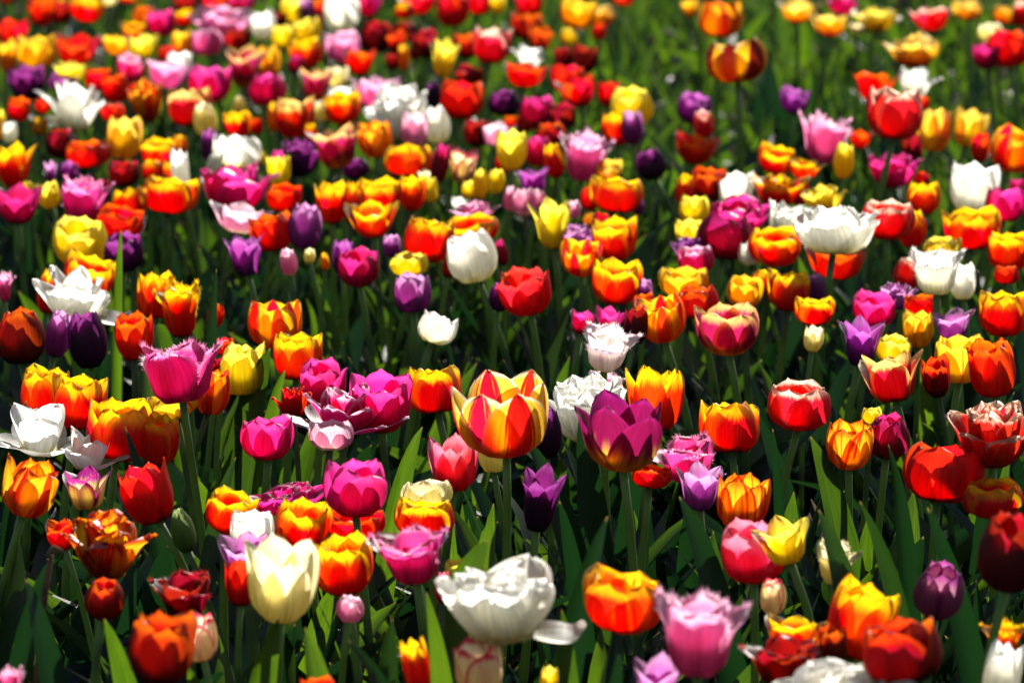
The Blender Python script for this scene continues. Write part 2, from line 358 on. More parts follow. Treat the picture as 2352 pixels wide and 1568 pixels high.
def leaf_blade(p0, p1, p2, width, rng, side=None, fold=.55, twist=0., n=12, m=4, wave=None, rid=None):
    """a lanceolate blade along a bent midrib, channelled, with a wavy margin"""
    C = bez(Vector(p0), Vector(p1), Vector(p2), n); V = []; A = []; rid = rng.random() if rid is None else rid
    if side is None:
        side = (C[-1] - C[0]).cross(Vector((0, 0, 1)))
        if side.length < 1e-4: side = Vector((1, 0, 0))
    ph = rng.uniform(0, 6.28); wv = rng.uniform(.04, .16) if wave is None else wave
    for j, c in enumerate(C):
        t = j / n
        d = (C[min(j+1, n)] - C[max(j-1, 0)]).normalized()
        s = (side - d * side.dot(d)).normalized()
        nrm = s.cross(d)
        tw = twist * t
        s2 = s * math.cos(tw) + nrm * math.sin(tw); n2 = nrm * math.cos(tw) - s * math.sin(tw)
        wd = width * .5 * (.50 + .50 * math.sin(min(t / .42, 1) * math.pi / 2)) * (1 if t < .42 else max(0, 1 - ((t - .42) / .58) ** 1.9) ** .85) + .0006
        for i in range(m + 1):
            u = -1 + 2 * i / m
            V.append(tuple(c + s2 * (u * wd * math.cos(fold * abs(u))) + n2 * (abs(u) ** 1.4 * wd * fold * (1 - .5 * t) + wd * wv * math.sin(t * 9 + ph + (2.2 if u > 0 else 0)) * u * u)))
            A.append((u * .5 + .5, t, 1 - abs(u), rid))
    return V, grid_faces(m, n), A

def plant_leaf(base, L, az, up, rng, width, twist=None):
    b = Vector(base); h = Vector((math.cos(az), math.sin(az), 0))
    mid = b + h * (L * .22 * (1 - up)) + Vector((0, 0, L * (.50 + .12 * up)))
    droop = rng.uniform(.0, .25) * (1 - up)
    tip = b + h * (L * (.74 - .6 * up)) + Vector((rng.uniform(-.03, .03), rng.uniform(-.03, .03), L * (.78 + .22 * up - droop)))
    return leaf_blade(b, mid, tip, width, rng, twist=rng.uniform(-1.4, 1.4) if twist is None else twist)
def relv(V, o): return np.asarray(V) - np.array(o)[None, :]

# ------------------------------------------------------------------ the ground
def ground():
    rng = random.Random(3); mb = MB(); n = 90
    V = []
    for j in range(n + 1):
        for i in range(n + 1):
            x = -2.6 + 5.2 * i / n; y = 2.6 + 10.6 * j / n
            inner = 0 < i < n and 0 < j < n
            V.append((x, y, .012 * math.sin(x * 9 + 2 * math.sin(y * 3)) + rng.uniform(-.012, .012) if inner else 0))
    mb.add(V, grid_faces(n, n), [(0, 0, 0, 0)] * len(V))
    # the flat field runs on round the modelled bed to the horizon
    I = [(-2.6, 2.6, 0), (2.6, 2.6, 0), (2.6, 13.2, 0), (-2.6, 13.2, 0)]; O = [(-300, -300, 0), (300, -300, 0), (300, 300, 0), (-300, 300, 0)]
    mb.add(I + O, [(4, 5, 1, 0), (5, 6, 2, 1), (6, 7, 3, 2), (7, 4, 0, 3)], [(0, 0, 0, 0)] * 8)
    o = mb.build('ground', SOIL); o['kind'] = 'structure'; o['label'] = 'dark brown soil of the tulip field'
ground()

# ------------------------------------------------------------------ the tulips
NAME = dict(W='ruffled_tulip', F='fringed_tulip', P='ruffled_tulip', D='double_tulip', T='double_tulip', B='tulip_bud', L='flared_tulip')
GROUP = {}
for g, cs in (('orange and red-orange tulips', 'OR OY OD OS RS RY CO'), ('red tulips', 'R DR RW RE'), ('magenta, crimson and rose tulips', 'MG HP PE FP RP'), ('yellow tulips', 'Y YO YR YM RT'),
              ('white and cream tulips', 'CR CS CB W WP'), ('pink tulips', 'PK LP'), ('purple and lilac tulips', 'PU DP LU MV'), ('two-coloured tulips', 'BY BU PY RB RD GB GN')):
    for c in cs.split(): GROUP[c] = g
TABLE = '''1914 1518 1636 269 P W 0.36 - N|ruffled white tulip cut by the bottom edge, below the dark maroon fringed tulip
725 1550 1631 81 C OR - - S|
1506 1499 1628 129 L LU - - N|flared lilac tulip just below left of the fringed pink tulip at bottom centre-right
2287 1470 1628 83 C W - - N|pure white tulip in the bottom right corner beneath the small fringed orange tulip
27 1529 1601 59 F PK - - N|blurred pink fringed tulip poking into the bottom left corner
1103 1462 1601 115 C CS - - N|cream tulip with crimson petal edges under the big ruffled white tulip
1261 1526 1601 43 C Y - - S|
966 1459 1596 59 C OY - - N|narrow orange and yellow tulip half hidden by leaves, left of the cream crimson-edged tulip
1806 1459 1574 156 F DR - - N|blurred dark maroon fringed tulip under the open orange-yellow tulip at the bottom
363 1403 1566 156 C OD 0.38 - N|large dark orange tulip with ragged pale tips, lowest big bloom at bottom left
2083 1419 1566 175 C OD 0.38 - N|large dark orange-red flamed cup at the bottom, left of the small fringed orange tulip
1602 1354 1548 188 F PK 0.38 - N|large pale pink fringed tulip, tall cup, nearest pink bloom at the bottom
1906 1432 1540 73 C OD - - N|dark orange tulip above the ruffled white and left of the dark orange tulip
465 1408 1513 89 C CS - - N|small cream tulip with pink edges touching the big dark orange tulip's right side
2303 1421 1513 91 F OY - - N|small fringed orange-yellow tulip behind the tall stem at the right edge
1959 1338 1507 142 C OY - - N|orange-red tulip with yellow edges just below the fringed cream tulip at bottom right
1817 1403 1494 145 O OY - - N|open orange-red tulip with yellow edges just below right of the rose-red tulip at bottom centre-right
1146 1287 1467 255 P W 0.37 x N|big ruffled white tulip with one long petal drooping to its right, bottom centre
1425 1305 1443 185 C RS 0.36 - N|orange-red tulip with yellow stripes and open top, right of the big ruffled white tulip
800 1365 1424 59 E LP - - N|slim pale pink tulip just below left of the fringed bright pink tulip at bottom centre-left
644 1228 1416 167 G CR 0.36 - N|large pale cream tulip with long pointed petals, second biggest bloom at lower left
239 1325 1415 86 E OD - - N|slim dark orange tulip above left of the dark orange and below the ruffled amber tulip
430 1311 1411 129 F DR - - N|dark red fringed tulip with feathery petals above the big dark orange tulip
2147 1290 1411 105 E MV - - N|dusky mauve tulip low among broad leaves, left of the big dark red tulip
1774 1327 1408 56 E CS - - N|slim cream tulip with crimson edges just above the fringed dark maroon tulip at bottom centre-right
553 1282 1389 73 C R - - N|dark red tulip mostly hidden behind the large pale cream tulip's left side
1017 1311 1384 35 E RP - - N|slim rose-red tulip just below right of the fringed bright pink tulip at bottom centre-left
794 1223 1360 158 C OY - - N|orange-red tulip with yellow edges crossed by the magenta tulip's dark stem
2314 1172 1346 140 E DR 0.42 - N|large dark red tulip cut by the right edge, out of focus
1071 1274 1338 107 C Y - - N|yellow tulip just above right of the slim rose-red tulip at bottom centre-left
1914 1241 1338 94 F CR - - N|small cream fringed tulip right of the clear yellow flared tulip
956 1209 1333 169 F FP 0.36 - N|pink fringed tulip above left of the big ruffled white tulip
1731 1193 1330 145 C RP - - N|rose-red tulip partly behind the clear yellow flared tulip
244 1169 1322 167 P OS - - N|ruffled open tulip feathered amber and brown-red, left of the closed green bud
567 1220 1317 118 O LU - - N|open lilac tulip just behind the large pale cream tulip
1812 1185 1290 124 L Y 0.35 - N|clear yellow tulip with outward petal tips in front of the rose-red tulip
430 1169 1266 51 B GN - - N|closed green tulip bud beside the long stem of the pink fringed tulip
148 1188 1260 89 O OR - - N|open orange-red tulip just below right of the amber tulip at lower left
577 1169 1260 102 C W - - N|white tulip behind the open lilac tulip, between two orange-red tulips
687 1145 1258 124 C OY - - N|orange-red tulip with yellow edges just above right of the open lilac tulip at lower centre-left
816 1166 1236 134 C OR - - N|orange-red tulip just below the pale pink tulip at lower centre-left
977 1137 1231 150 C OY - - N|orange-red tulip with yellow edges just above the slim rose-red tulip at lower centre-left
521 1122 1218 115 C OY - - N|orange-red tulip with yellow edges just above left of the open lilac tulip at lower centre-left
1232 1069 1215 105 L DP - - N|deep purple tulip with pointed petals low between two tall stems
1694 1084 1209 118 C OS - - N|amber-yellow tulip with fine red feathering above the rose-red and yellow pair
360 1063 1198 115 C R - - N|red tulip behind the long diagonal leaf at lower left
2282 1093 1182 134 C OY - - N|orange-red tulip with yellow edges just above the slim dark maroon tulip at lower right
816 1053 1180 140 C HP 0.36 - N|large magenta tulip on a long stem above the orange-red tulips, lower centre-left
56 1053 1179 124 C OS - - N|amber tulip with red flames at the left edge, below the sprawling white tulip
655 1109 1171 188 D HP - - N|double magenta tulip flattened behind two orange-yellow tulips, left of the large magenta tulip
201 1066 1168 113 L PY - - N|yellow tulip with purple petal edges below the drooping white tulips
1605 1061 1168 107 L LU - - N|flared lilac tulip just below right of the plum-purple tulip at lower centre-right
980 1096 1165 113 C CR - - N|cream tulip just below right of the many-petalled pink tulip at lower centre-left
2153 1012 1149 175 C R - - N|large plain red tulip, widest red cup on the right
1044 996 1124 113 G RP - - N|coral rose tulip left of the tall yellow tulip with red flame stripes
1492 1063 1118 97 C OR - - N|orange-red tulip just left of the flared lilac tulip at lower centre-right
1589 998 1104 153 F FP - - N|pink fringed tulip overlapping the mauve-lilac tulip, right of the wine-purple tulip
1133 977 1082 70 C CR - - N|cream tulip just right of the rose-red tulip at lower centre-left
199 972 1077 150 S W - - N|white tulip with drooping petals between two stems, right of the sprawling white one
1430 897 1074 209 G BU 0.39 - N|wine-purple tulip with golden base in front of the ruffled white double tulip
1949 961 1073 121 C OS - - N|amber tulip with red feather flames, just left of the closed crimson-green tulip
2279 921 1066 177 D RW 0.36 - N|double red tulip with crumpled white petal edges at the right edge
360 945 1061 94 C OY - - N|orange-red tulip with yellow edges tucked behind the big one with the leaf tip
617 951 1053 118 C HP - - N|lone small magenta tulip left of the wide-open many-petalled magenta one
2037 951 1051 91 E GB - - N|crimson tulip still closed with green stripes, overlapping the amber flamed tulip
269 913 1050 153 C OY - - N|big orange-red tulip with yellow edges crossed by a long leaf tip
1256 932 1050 64 E DP - - N|slim dark purple tulip just left of the plum-purple tulip at lower centre-right
1680 918 1039 134 C OY - - N|orange-red tulip with yellow edges above right of the pink fringed tulip, dark behind
89 908 1037 231 S W - - N|sprawling wide-open white tulip at the left edge below the orange-red pair
1163 853 1037 228 G RB 0.40 - N|tall yellow tulip with bold red flame stripes on a thick stem, largest striped bloom
760 961 1031 107 C LP - - N|pale pink tulip just below left of the many-petalled pink tulip at lower centre-left
1363 862 1010 172 D W - - N|white double tulip with ruffled petals behind the wine-purple tulip
797 867 991 239 T PE - - N|many-petalled wide-open magenta tulip with white petal margins, like a water lily
1508 835 988 137 G OY - - N|tall orange-red tulip with bright yellow tips right of the ruffled white double tulip
175 857 983 129 C OY - - N|orange-red tulip with yellow tips, front one of the overlapping pair at left
878 854 983 140 C HP - - N|magenta tulip directly behind the wide-open many-petalled one, on its right
1836 870 980 137 C RW - - N|rose-red tulip with white petal edges standing alone on dark ground, right of centre
2000 932 975 46 C Y - - S|
102 839 961 113 C OY - - N|orange-red tulip with yellow tips, rear one of the overlapping pair at left
674 886 961 73 D R - - N|double red tulip just left of the many-petalled pink tulip at lower centre-left
403 897 956 110 C YR - - N|yellow tulip with red streaks directly beneath the pink fringed tulip on the bare stem
481 840 948 75 C OS - - N|amber tulip with red flames between the pink fringed tulip and the plain yellow tulip
1004 836 947 129 C OY - - N|orange-red tulip with yellow edges just right of the many-petalled pink tulip at middle centre-left
741 824 929 105 C HP - - N|magenta tulip directly behind the wide-open many-petalled one, on its upper left
419 779 924 177 F FP 0.38 - N|pink fringed tulip on a long bare stem, at left
2056 798 922 156 O RE - - N|open red tulip with yellow rims and one petal stretched to its right
2155 816 908 64 C OD - - N|dark orange tulip above the red and below the flared lilac tulip at middle right
2287 781 908 107 C OR - - N|orange-red tulip just right of the dark orange tulip at middle right
556 784 902 105 C Y - - N|yellow tulip just left of the many-petalled pink tulip at middle centre-left
497 814 897 59 C DR - - S|
1390 857 897 75 F LP - - S|
2204 765 873 124 C YR - - N|yellow tulip with red streaks just above right of the dark orange tulip at middle right
682 760 870 126 C OY - - N|orange-red tulip with yellow edges just above left of the pale pink tulip at middle centre-left
1387 746 845 121 F WP 0.36 - N|small white fringed tulip blushed pink, standing alone above the white double tulip
207 714 843 81 E DP - - N|slim dark purple tulip just left of the fringed bright pink tulip at middle left
1975 722 838 105 L PU - - N|flared purple tulip just above left of the open red tulip at middle right
48 709 835 107 E OD - - N|slim dark orange tulip just below left of the slim orange-red tulip at middle left
2051 768 832 78 C Y - - N|yellow tulip below left of the yellow and below the double lilac tulip at middle right
309 714 824 94 C OR - - N|orange-red tulip just below left of the fringed orange-red tulip at middle left
124 714 819 54 E LU - - N|slim lilac tulip just left of the slim dark purple tulip at middle left
518 773 816 51 C R - - S|
1672 693 808 150 C BY - - N|burgundy tulip with yellow base just below the slim white tulip at middle centre-right
1865 746 806 46 C CR - - N|cream tulip just left of the flared purple tulip at middle right
2107 712 796 70 C YR - - N|yellow tulip with red streaks below the fringed white and left of the flared lilac tulip
633 683 793 118 C RY - - N|red tulip with yellow flames just below the flared purple tulip at middle centre-left
1457 702 790 56 C DR - - N|dark maroon tulip just above the plum-purple tulip at middle centre-right
993 717 787 81 C W - - N|white tulip just below right of the lilac tulip at middle centre-left
1524 678 781 107 C RY - - N|red tulip with yellow flames just above the plum-purple tulip at middle centre-right
2190 707 777 102 L LU - - N|flared lilac tulip just below the fringed white tulip at middle right
419 643 772 97 F OY - - N|fringed orange-red tulip with yellow edges just above the fringed bright pink tulip at middle left
2306 664 769 115 C OY - - N|orange-red tulip with yellow edges at the right edge, right of the flared lilac tulip
1334 710 766 59 O HP - - N|open magenta tulip just below right of the coral red tulip at middle centre-right
1393 702 766 67 O HP - - N|open magenta tulip just above the plum-purple tulip at middle centre-right
491 696 750 35 E OR - - S|
2005 669 745 105 C HP - - N|magenta tulip just below right of the double white tulip at middle right
1871 678 745 91 C OY - - N|orange-red tulip with yellow edges just below the slim lilac tulip at middle right
172 610 739 167 W W - x N|ruffled white tulip with one limp petal stretched to its right, at left
357 621 729 81 C OY - - N|orange-red tulip with yellow edges just below right of the dark purple tulip at middle left
1484 672 726 59 C OR - - S|
1605 653 726 97 C OR - - N|orange-red tulip below right of the amber-yellow and below the double purple tulip at middle centre-right
2118 672 723 81 C OR - - N|orange-red tulip just below right of the slim red tulip at middle right
107 616 718 54 E OY - - N|slim orange-red tulip with yellow edges behind the ruffled white tulip's left side
1218 613 718 115 C CO - - N|coral red tulip just right of the slim purple tulip at middle centre-right
950 624 715 83 C LU - - N|lilac tulip just below right of the crimson tulip at middle centre-left
1144 648 712 48 E PU - - N|slim purple tulip just left of the coral red tulip at middle centre-left
2053 648 710 73 D LU - - N|double lilac tulip just below right of the double white tulip at middle right
1809 618 710 102 C OY - - N|orange-red tulip with yellow edges above left of the cream and below the ruffled white tulip
1707 632 702 81 C YO - - N|amber-yellow tulip below right of the pink and below the slim white tulip at middle centre-right
1414 592 696 118 G OY - - N|orange-red tulip with yellow edges just above the open magenta tulip at middle centre-right
11 624 691 40 F PK - - N|fringed pink tulip just above the slim dark orange tulip at middle left
1879 629 691 43 E LU - - N|slim lilac tulip just below the double white tulip at middle right
1481 640 686 38 E LU - - S|
2212 600 686 64 C W - - N|white tulip just above the flared lilac tulip at middle right
193 584 680 126 C OY - - N|orange-red tulip with yellow edges just below left of the dark purple tulip at middle left
1573 610 680 113 C YO - - N|amber-yellow tulip below the double purple and below the yellow tulip at middle centre-right
2150 570 675 124 F W 0.36 - N|fringed white tulip just right of the slim red tulip at middle right
1745 618 669 51 E OY - - S|
2080 592 661 59 E RW - - N|slim red tulip with white petal edges just below the slim orange-red tulip at middle right
824 570 651 91 C MG - - N|crimson tulip just above left of the lilac tulip at middle centre-left
2311 608 651 54 C OR - - N|orange-red tulip above the orange-red and right of the white tulip at middle right
1095 527 643 115 C W - - N|white tulip just below the ruffled pink tulip at middle centre-left
1028 559 637 32 E R - - N|slim red tulip just left of the white tulip at middle centre-left
1919 559 637 134 O OR - - N|open orange-red tulip just above left of the double lilac tulip at middle right
569 535 632 89 L PU - - N|flared purple tulip just below the open pale pink tulip at middle centre-left
939 578 632 83 C Y - - N|yellow tulip just above the lilac tulip at middle centre-left
786 549 629 54 C PU - - N|purple tulip just above left of the crimson tulip at middle centre-left
668 570 629 35 E LP - - N|slim pale pink tulip just right of the flared purple tulip at middle centre-left
1334 551 627 94 C RY - - N|red tulip with yellow flames between the flared yellow and the double lilac tulip
1600 562 627 78 C PE - - N|pink tulip with white edges just below right of the double purple tulip at middle centre-right
749 578 621 19 E YO - - S|
285 533 618 89 C DP - - N|dark purple tulip just below right of the fringed bright pink tulip at middle left
2319 527 618 99 C OY - - N|orange-red tulip with yellow edges below the magenta and right of the fringed white tulip
1157 549 608 27 E MG - - S|
1731 551 608 56 E W - - N|slim white tulip just above the burgundy tulip at middle centre-right
711 570 605 24 E CR - - S|
1589 543 605 64 D PU - - N|double purple tulip just above left of the burgundy tulip at middle centre-right
183 499 602 126 C Y - - N|yellow tulip just left of the dark purple tulip at upper left
974 496 602 109 C OY - - N|orange-red tulip with yellow edges just above the lilac tulip at upper centre-left
1779 519 602 115 C OY - - N|orange-red tulip with yellow edges just right of the slim crimson tulip at middle centre-right
1417 497 594 112 C OY - - N|orange-red tulip with yellow edges just right of the double lilac and white tulip
1661 485 592 118 E MG - - F|slim crimson tulip just left of the double white tulip at upper centre-right
2163 543 592 89 C Y - - N|yellow tulip just above the fringed white tulip at middle right
899 538 589 40 E LU - - S|
1914 466 584 195 D W 0.37 - F|wide double white tulip on a tall stem, largest white bloom of the right half
631 486 575 98 C OR - - F|orange-red tulip just below right of the open pale pink tulip at upper centre-left
695 468 570 75 E LU - - F|slim lilac tulip just right of the open pale pink tulip at upper centre-left
1272 450 570 101 L Y - - F|flared yellow tulip just above the coral red tulip at upper centre-right
2233 470 570 138 C OY - - F|orange-red tulip with yellow edges just right of the slim orange-red tulip at upper right
1323 514 567 86 D LU - - F|double lilac tulip just above right of the coral red tulip at upper centre-right
2094 481 567 63 E OY - - F|slim orange-red tulip with yellow edges just above the slim red tulip at upper right
1583 501 559 66 C Y - - F|yellow tulip just above the amber-yellow tulip at upper centre-right
1804 462 559 121 P W - - F|ruffled white tulip just below the ruffled orange-red tulip at upper centre-right
1087 495 557 121 C OY - - F|orange-red tulip with yellow edges just below the flared cream tulip at upper centre-left
2037 457 546 115 C RW 0.36 - F|red tulip with white petal edges just right of the double yellow tulip at upper right
269 471 541 103 C OR - - F|orange-red tulip above right of the ruffled white and above the dark purple tulip
859 457 541 124 O OY - - F|open orange-red tulip with yellow edges just above right of the purple tulip at upper centre-left
548 460 533 138 O LP - - F|open pale pink tulip just above the flared purple tulip at upper centre-left
1696 454 530 138 D HP - - F|double magenta tulip just left of the double white tulip at upper centre-right
188 404 522 115 F FP - - F|fringed bright pink tulip just above left of the dark purple tulip at upper left
1379 488 522 40 C R - - S|
1353 488 519 32 E YO - - S|
811 416 516 46 C OY - - F|orange-red tulip with yellow edges behind the flared burgundy and yellow tulip's stem
40 419 511 121 O MG - - F|open crimson tulip just above left of the ruffled white tulip at upper left
762 412 511 80 C OY - - F|orange-red tulip with yellow edges just below right of the double dark purple tulip
1594 447 511 66 C Y - - F|yellow tulip just below right of the slim orange-red tulip at upper centre-right
2306 425 508 98 C HP - - F|magenta tulip just below right of the white tulip at upper right
1093 461 506 95 P PK - - F|ruffled pink tulip just below the flared cream tulip at upper centre-left
301 428 500 78 C OY - - F|orange-red tulip with yellow edges above right of the yellow and above the dark purple tulip
1318 458 500 34 C LP - - S|
872 406 495 106 C OY - - F|orange-red tulip with yellow edges above the crimson and below the amber tulip at upper centre-left
1205 431 495 52 E LP - - F|slim pale pink tulip just right of the ruffled pink tulip at upper centre-right
1463 453 492 29 E LU - - S|
2231 372 490 112 C W - - F|white tulip just above left of the magenta tulip at upper right
1895 420 490 92 D Y - - F|double yellow tulip just right of the ruffled orange-red tulip at upper right
2121 414 490 72 C OY - - F|orange-red tulip with yellow edges just above the slim orange-red tulip at upper right
384 400 487 124 C OY - - F|orange-red tulip with yellow edges just left of the open pale pink tulip at upper left
537 370 487 167 D HP - - F|double magenta tulip just below the slim cream tulip at upper centre-left
1412 403 487 121 C OY - - F|orange-red tulip with yellow edges below right of the fringed pink and below the orange-red tulip
649 420 484 80 C OR - - F|orange-red tulip just below left of the double dark purple tulip at upper centre-left
1168 426 484 26 E LP - - S|
948 399 481 63 C OY - - F|orange-red tulip with yellow edges below left of the slim crimson and below the orange-red tulip
1052 451 481 43 O W - - S|
1355 431 481 52 C R - - S|
1232 434 479 40 E LP - - S|
1785 395 479 115 P OY - - F|ruffled orange-red tulip with yellow edges just left of the double yellow tulip at upper centre-right
118 417 476 52 C Y - - F|yellow tulip just left of the fringed bright pink tulip at upper left
1836 409 473 40 E R - - S|
1573 398 471 40 E OY - - F|slim orange-red tulip with yellow edges touching the dark orange tulip's left side
1691 390 468 95 C W - - F|white tulip just left of the ruffled orange-red tulip at upper centre-right
990 407 465 32 E Y - - S|
234 410 460 37 E DR - - S|
422 340 457 49 C W - - F|white tulip just left of the double magenta tulip at upper left
1626 382 457 83 C OD - - F|dark orange tulip just above the slim crimson tulip at upper centre-right
1079 413 455 37 C Y - - S|
1106 385 455 32 E Y - - S|
1229 382 444 75 L PU - - F|flared purple tulip just below the slim magenta tulip at upper centre-right
2335 410 444 34 C MG - - S|
62 416 441 26 E Y - - S|
1138 388 441 40 E Y - - S|
32 324 430 98 O OY - - F|open orange-red tulip with yellow edges just above the open crimson tulip at upper left
118 366 430 34 L LU - - S|
2048 349 430 106 D HP - - F|double magenta tulip just right of the slim yellow tulip at upper right
2115 394 430 34 E R - - S|
644 355 428 55 C Y - - F|yellow tulip just below left of the double dark purple tulip at upper centre-left
290 367 425 71 C DR - - S|
1001 329 422 37 E MG - - F|slim crimson tulip just left of the flared cream tulip at upper centre-left
158 369 420 43 E PU - - S|
1060 332 417 86 L CB - - F|flared cream tulip with burgundy stripes just above the ruffled pink tulip at upper centre-left
977 389 417 40 O CR - - S|
352 367 414 49 E OY - - S|
406 367 414 60 C OY - - S|
1336 302 412 112 F PK - - F|fringed pink tulip just right of the slim magenta tulip at upper centre-right
1503 341 412 63 E DP - - F|slim dark purple tulip just below left of the open orange-red tulip at upper centre-right
813 361 409 63 E DP - - F|slim dark purple tulip just below right of the flared burgundy tulip at upper centre-left
1398 366 409 60 C YM - - S|
1844 362 409 83 O OY - - F|open orange-red tulip with yellow edges just left of the slim yellow tulip at upper right
1280 330 408 43 E OY - - F|slim orange-red tulip with yellow edges just below right of the slim magenta tulip
1935 327 408 43 E Y - - F|slim yellow tulip just above the double white tulip at upper right
481 342 406 29 E W - - S|
937 327 404 109 C OY - - F|orange-red tulip with yellow edges just left of the flared cream tulip at upper centre-left
1152 351 404 40 C R - - S|
690 316 403 86 D DP - - F|double dark purple tulip just left of the flared burgundy tulip at upper centre-left
1778 333 395 86 C OY - - F|orange-red tulip with yellow edges just above left of the double yellow tulip at upper centre-right
2319 294 389 109 C RY - - F|red tulip with yellow flames above right of the white and above the magenta tulip
652 342 387 57 C HP - - S|
1176 297 387 83 C Y 0.36 - F|yellow tulip just right of the flared cream tulip at upper centre-left
368 314 384 86 C OY - - F|orange-red tulip with yellow edges just below the double red tulip at upper left
545 306 384 112 C W - - F|white tulip just left of the double dark purple tulip at upper centre-left
778 281 384 124 L BY 0.36 - F|flared burgundy tulip with yellow base just left of the amber tulip at upper centre-left
204 320 381 98 C OR - - F|orange-red tulip above the fringed bright pink and below the ruffled white tulip at upper left
1237 312 381 57 E HP - - F|slim magenta tulip just right of the open pale pink tulip at upper centre-right
2096 306 379 49 C DR - - F|dark maroon tulip below left of the yellow and below right of the red tulip
594 346 377 23 E Y - - S|
489 295 376 43 E PU - - F|slim purple tulip just below the slim cream tulip at upper left
1592 303 373 106 O OR - - F|open orange-red tulip just below the purple tulip at upper centre-right
1887 259 373 124 F PK - - F|fringed pink tulip just above the double yellow tulip at upper right
2249 304 371 46 C R - - F|red tulip just above the white tulip at upper right
282 262 363 92 C YM - - F|yellow tulip with pink-red stripes just below left of the double red tulip at upper left
144 294 362 69 E DR - - S|
867 276 357 78 C OS - - F|amber tulip with red flames just left of the pale pink tulip at upper centre-left
408 310 352 37 E YO - - S|
2142 246 346 83 C YM - - F|yellow tulip with pink-red stripes just above right of the dark maroon tulip at upper right
1973 296 341 57 O OR - - F|open orange-red tulip just above right of the slim yellow tulip at upper right
1266 281 338 65 E OD - - S|
1135 274 338 80 O LP - - F|open pale pink tulip just above right of the flared cream tulip at upper centre-left
1100 272 336 67 C DR - - S|
948 255 336 63 C LP - - F|pale pink tulip just below right of the open pink tulip at upper centre-left
2220 246 336 83 C YM - - F|yellow tulip with pink-red stripes above the white and right of the yellow tulip
1417 255 333 69 C OY - - F|orange-red tulip with yellow edges below the red and left of the slim lilac tulip
1455 252 330 49 E LU - - F|slim lilac tulip below the yellow and right of the orange-red tulip at upper centre-right
24 277 328 34 C W - - S|
1007 241 328 57 E W - - F|slim white tulip just right of the pale pink tulip at upper centre-left
714 283 328 34 E OY - - S|
4 250 320 26 C Y - - S|
2053 197 320 129 C RW 0.42 - F|red tulip with white petal edges just below the ruffled yellow tulip at upper right
548 253 317 63 C OY - - F|orange-red tulip with yellow edges just above right of the slim purple tulip at upper centre-left
921 197 317 126 P W - - F|ruffled white tulip just below right of the open pink tulip at upper centre-left
478 233 314 49 E CR - - F|slim cream tulip just above the slim purple tulip at upper left
1618 253 314 46 E RW - - F|slim red tulip with white petal edges just below right of the purple tulip
679 222 312 95 C RE - - F|red tulip with pale yellow rims just above the double dark purple tulip at upper centre-left
89 267 309 37 E YO - - S|
591 270 309 29 E OR - - S|
1205 267 303 40 C OR - - S|
628 234 301 26 E YO - - S|
175 181 298 135 W W - xl F|ruffled white tulip just below left of the open amber-yellow tulip at upper left
1173 265 295 34 C OR - - S|
1288 236 294 70 C DR - - S|
1237 217 294 75 C MG - - S|
438 198 290 112 C RE - - F|red tulip with pale yellow rims just below the slim pink tulip at upper left
1457 201 285 92 C Y - - F|yellow tulip just left of the purple tulip at upper centre-right
786 209 282 80 C OY - - F|orange-red tulip with yellow edges just above left of the amber tulip at upper centre-left
1589 212 282 75 C PU - - F|purple tulip just above left of the slim red tulip at upper centre-right
341 184 279 83 D RY - - F|double red tulip with yellow flames just below the open yellow tulip at upper left
258 237 279 57 C R - - S|
43 224 277 55 C OR - - F|orange-red tulip just below the dark purple tulip at upper left
743 232 277 34 E CR - - S|
1058 179 271 112 C R - - F|red tulip just above the flared cream tulip at upper centre-left
1162 206 264 69 E DP - - S|
97 227 260 37 C R - - S|
551 221 260 26 B CR - - S|
1822 199 260 66 C PU - - F|purple tulip just above left of the fringed pink tulip at upper centre-right
2121 219 252 26 C OR - - S|
867 166 250 129 O PK - - F|open pink tulip just above left of the pale pink tulip at top centre-left
999 186 250 37 E DP - - S|
1334 172 244 95 O R - - F|open red tulip just below the dark maroon tulip at top centre-right
1396 186 244 49 C R - - F|red tulip above the orange-red and right of the open red tulip at upper centre-right
612 168 242 80 E HP - - F|slim magenta tulip just below right of the flared burgundy tulip at top centre-left
271 169 236 60 C OR - - F|orange-red tulip below the open amber-yellow and left of the open pink tulip at top left
725 150 236 83 L BY - - F|flared burgundy tulip with yellow base just right of the slim magenta tulip at top centre-left
786 197 236 69 C W - - S|
483 147 234 103 C HP - - F|magenta tulip just below the double pink tulip at top left
309 189 231 34 E OR - - S|
2008 161 231 103 O OR - - F|open orange-red tulip just below the ruffled yellow tulip at top right
67 150 228 83 C DP - - F|dark purple tulip just below right of the flared amber-yellow tulip at top left
2096 156 228 92 F W - - F|fringed white tulip just below the ruffled yellow tulip at top right
1299 147 212 76 C R - - S|
140 170 209 63 C PU - - S|
226 154 207 63 C OR - - F|orange-red tulip below left of the open amber-yellow and left of the pink tulip
381 134 201 109 O PK - - F|open pink tulip just below right of the slim amber tulip at top left
773 151 201 55 C CR - - F|cream tulip just left of the open pink tulip at top centre-left
1078 148 200 63 C DR - - S|
561 104 199 98 L BY - - F|flared burgundy tulip with yellow base just below the dark maroon tulip at top centre-left
1202 140 199 103 O OR - - F|open orange-red tulip just above right of the open pale pink tulip at top centre-right
161 138 191 86 O Y - - F|open yellow tulip just right of the dark purple tulip at top left
295 124 188 66 C PE - - F|pink tulip with white edges just left of the open pink tulip at top left
1694 85 188 132 C RD 0.42 - F|tall yellow tulip with broad burgundy stripes standing alone at the top, right of centre
617 102 185 55 C YO - - F|amber-yellow tulip just below right of the double pink tulip at top centre-left
1015 85 175 72 L Y 0.36 - F|flared yellow tulip just below the open red tulip at top centre-left
414 119 172 57 C W - - S|
824 108 172 78 O OR - - F|open orange-red tulip just below right of the pink tulip at top centre-left
679 127 169 37 E MG - - S|
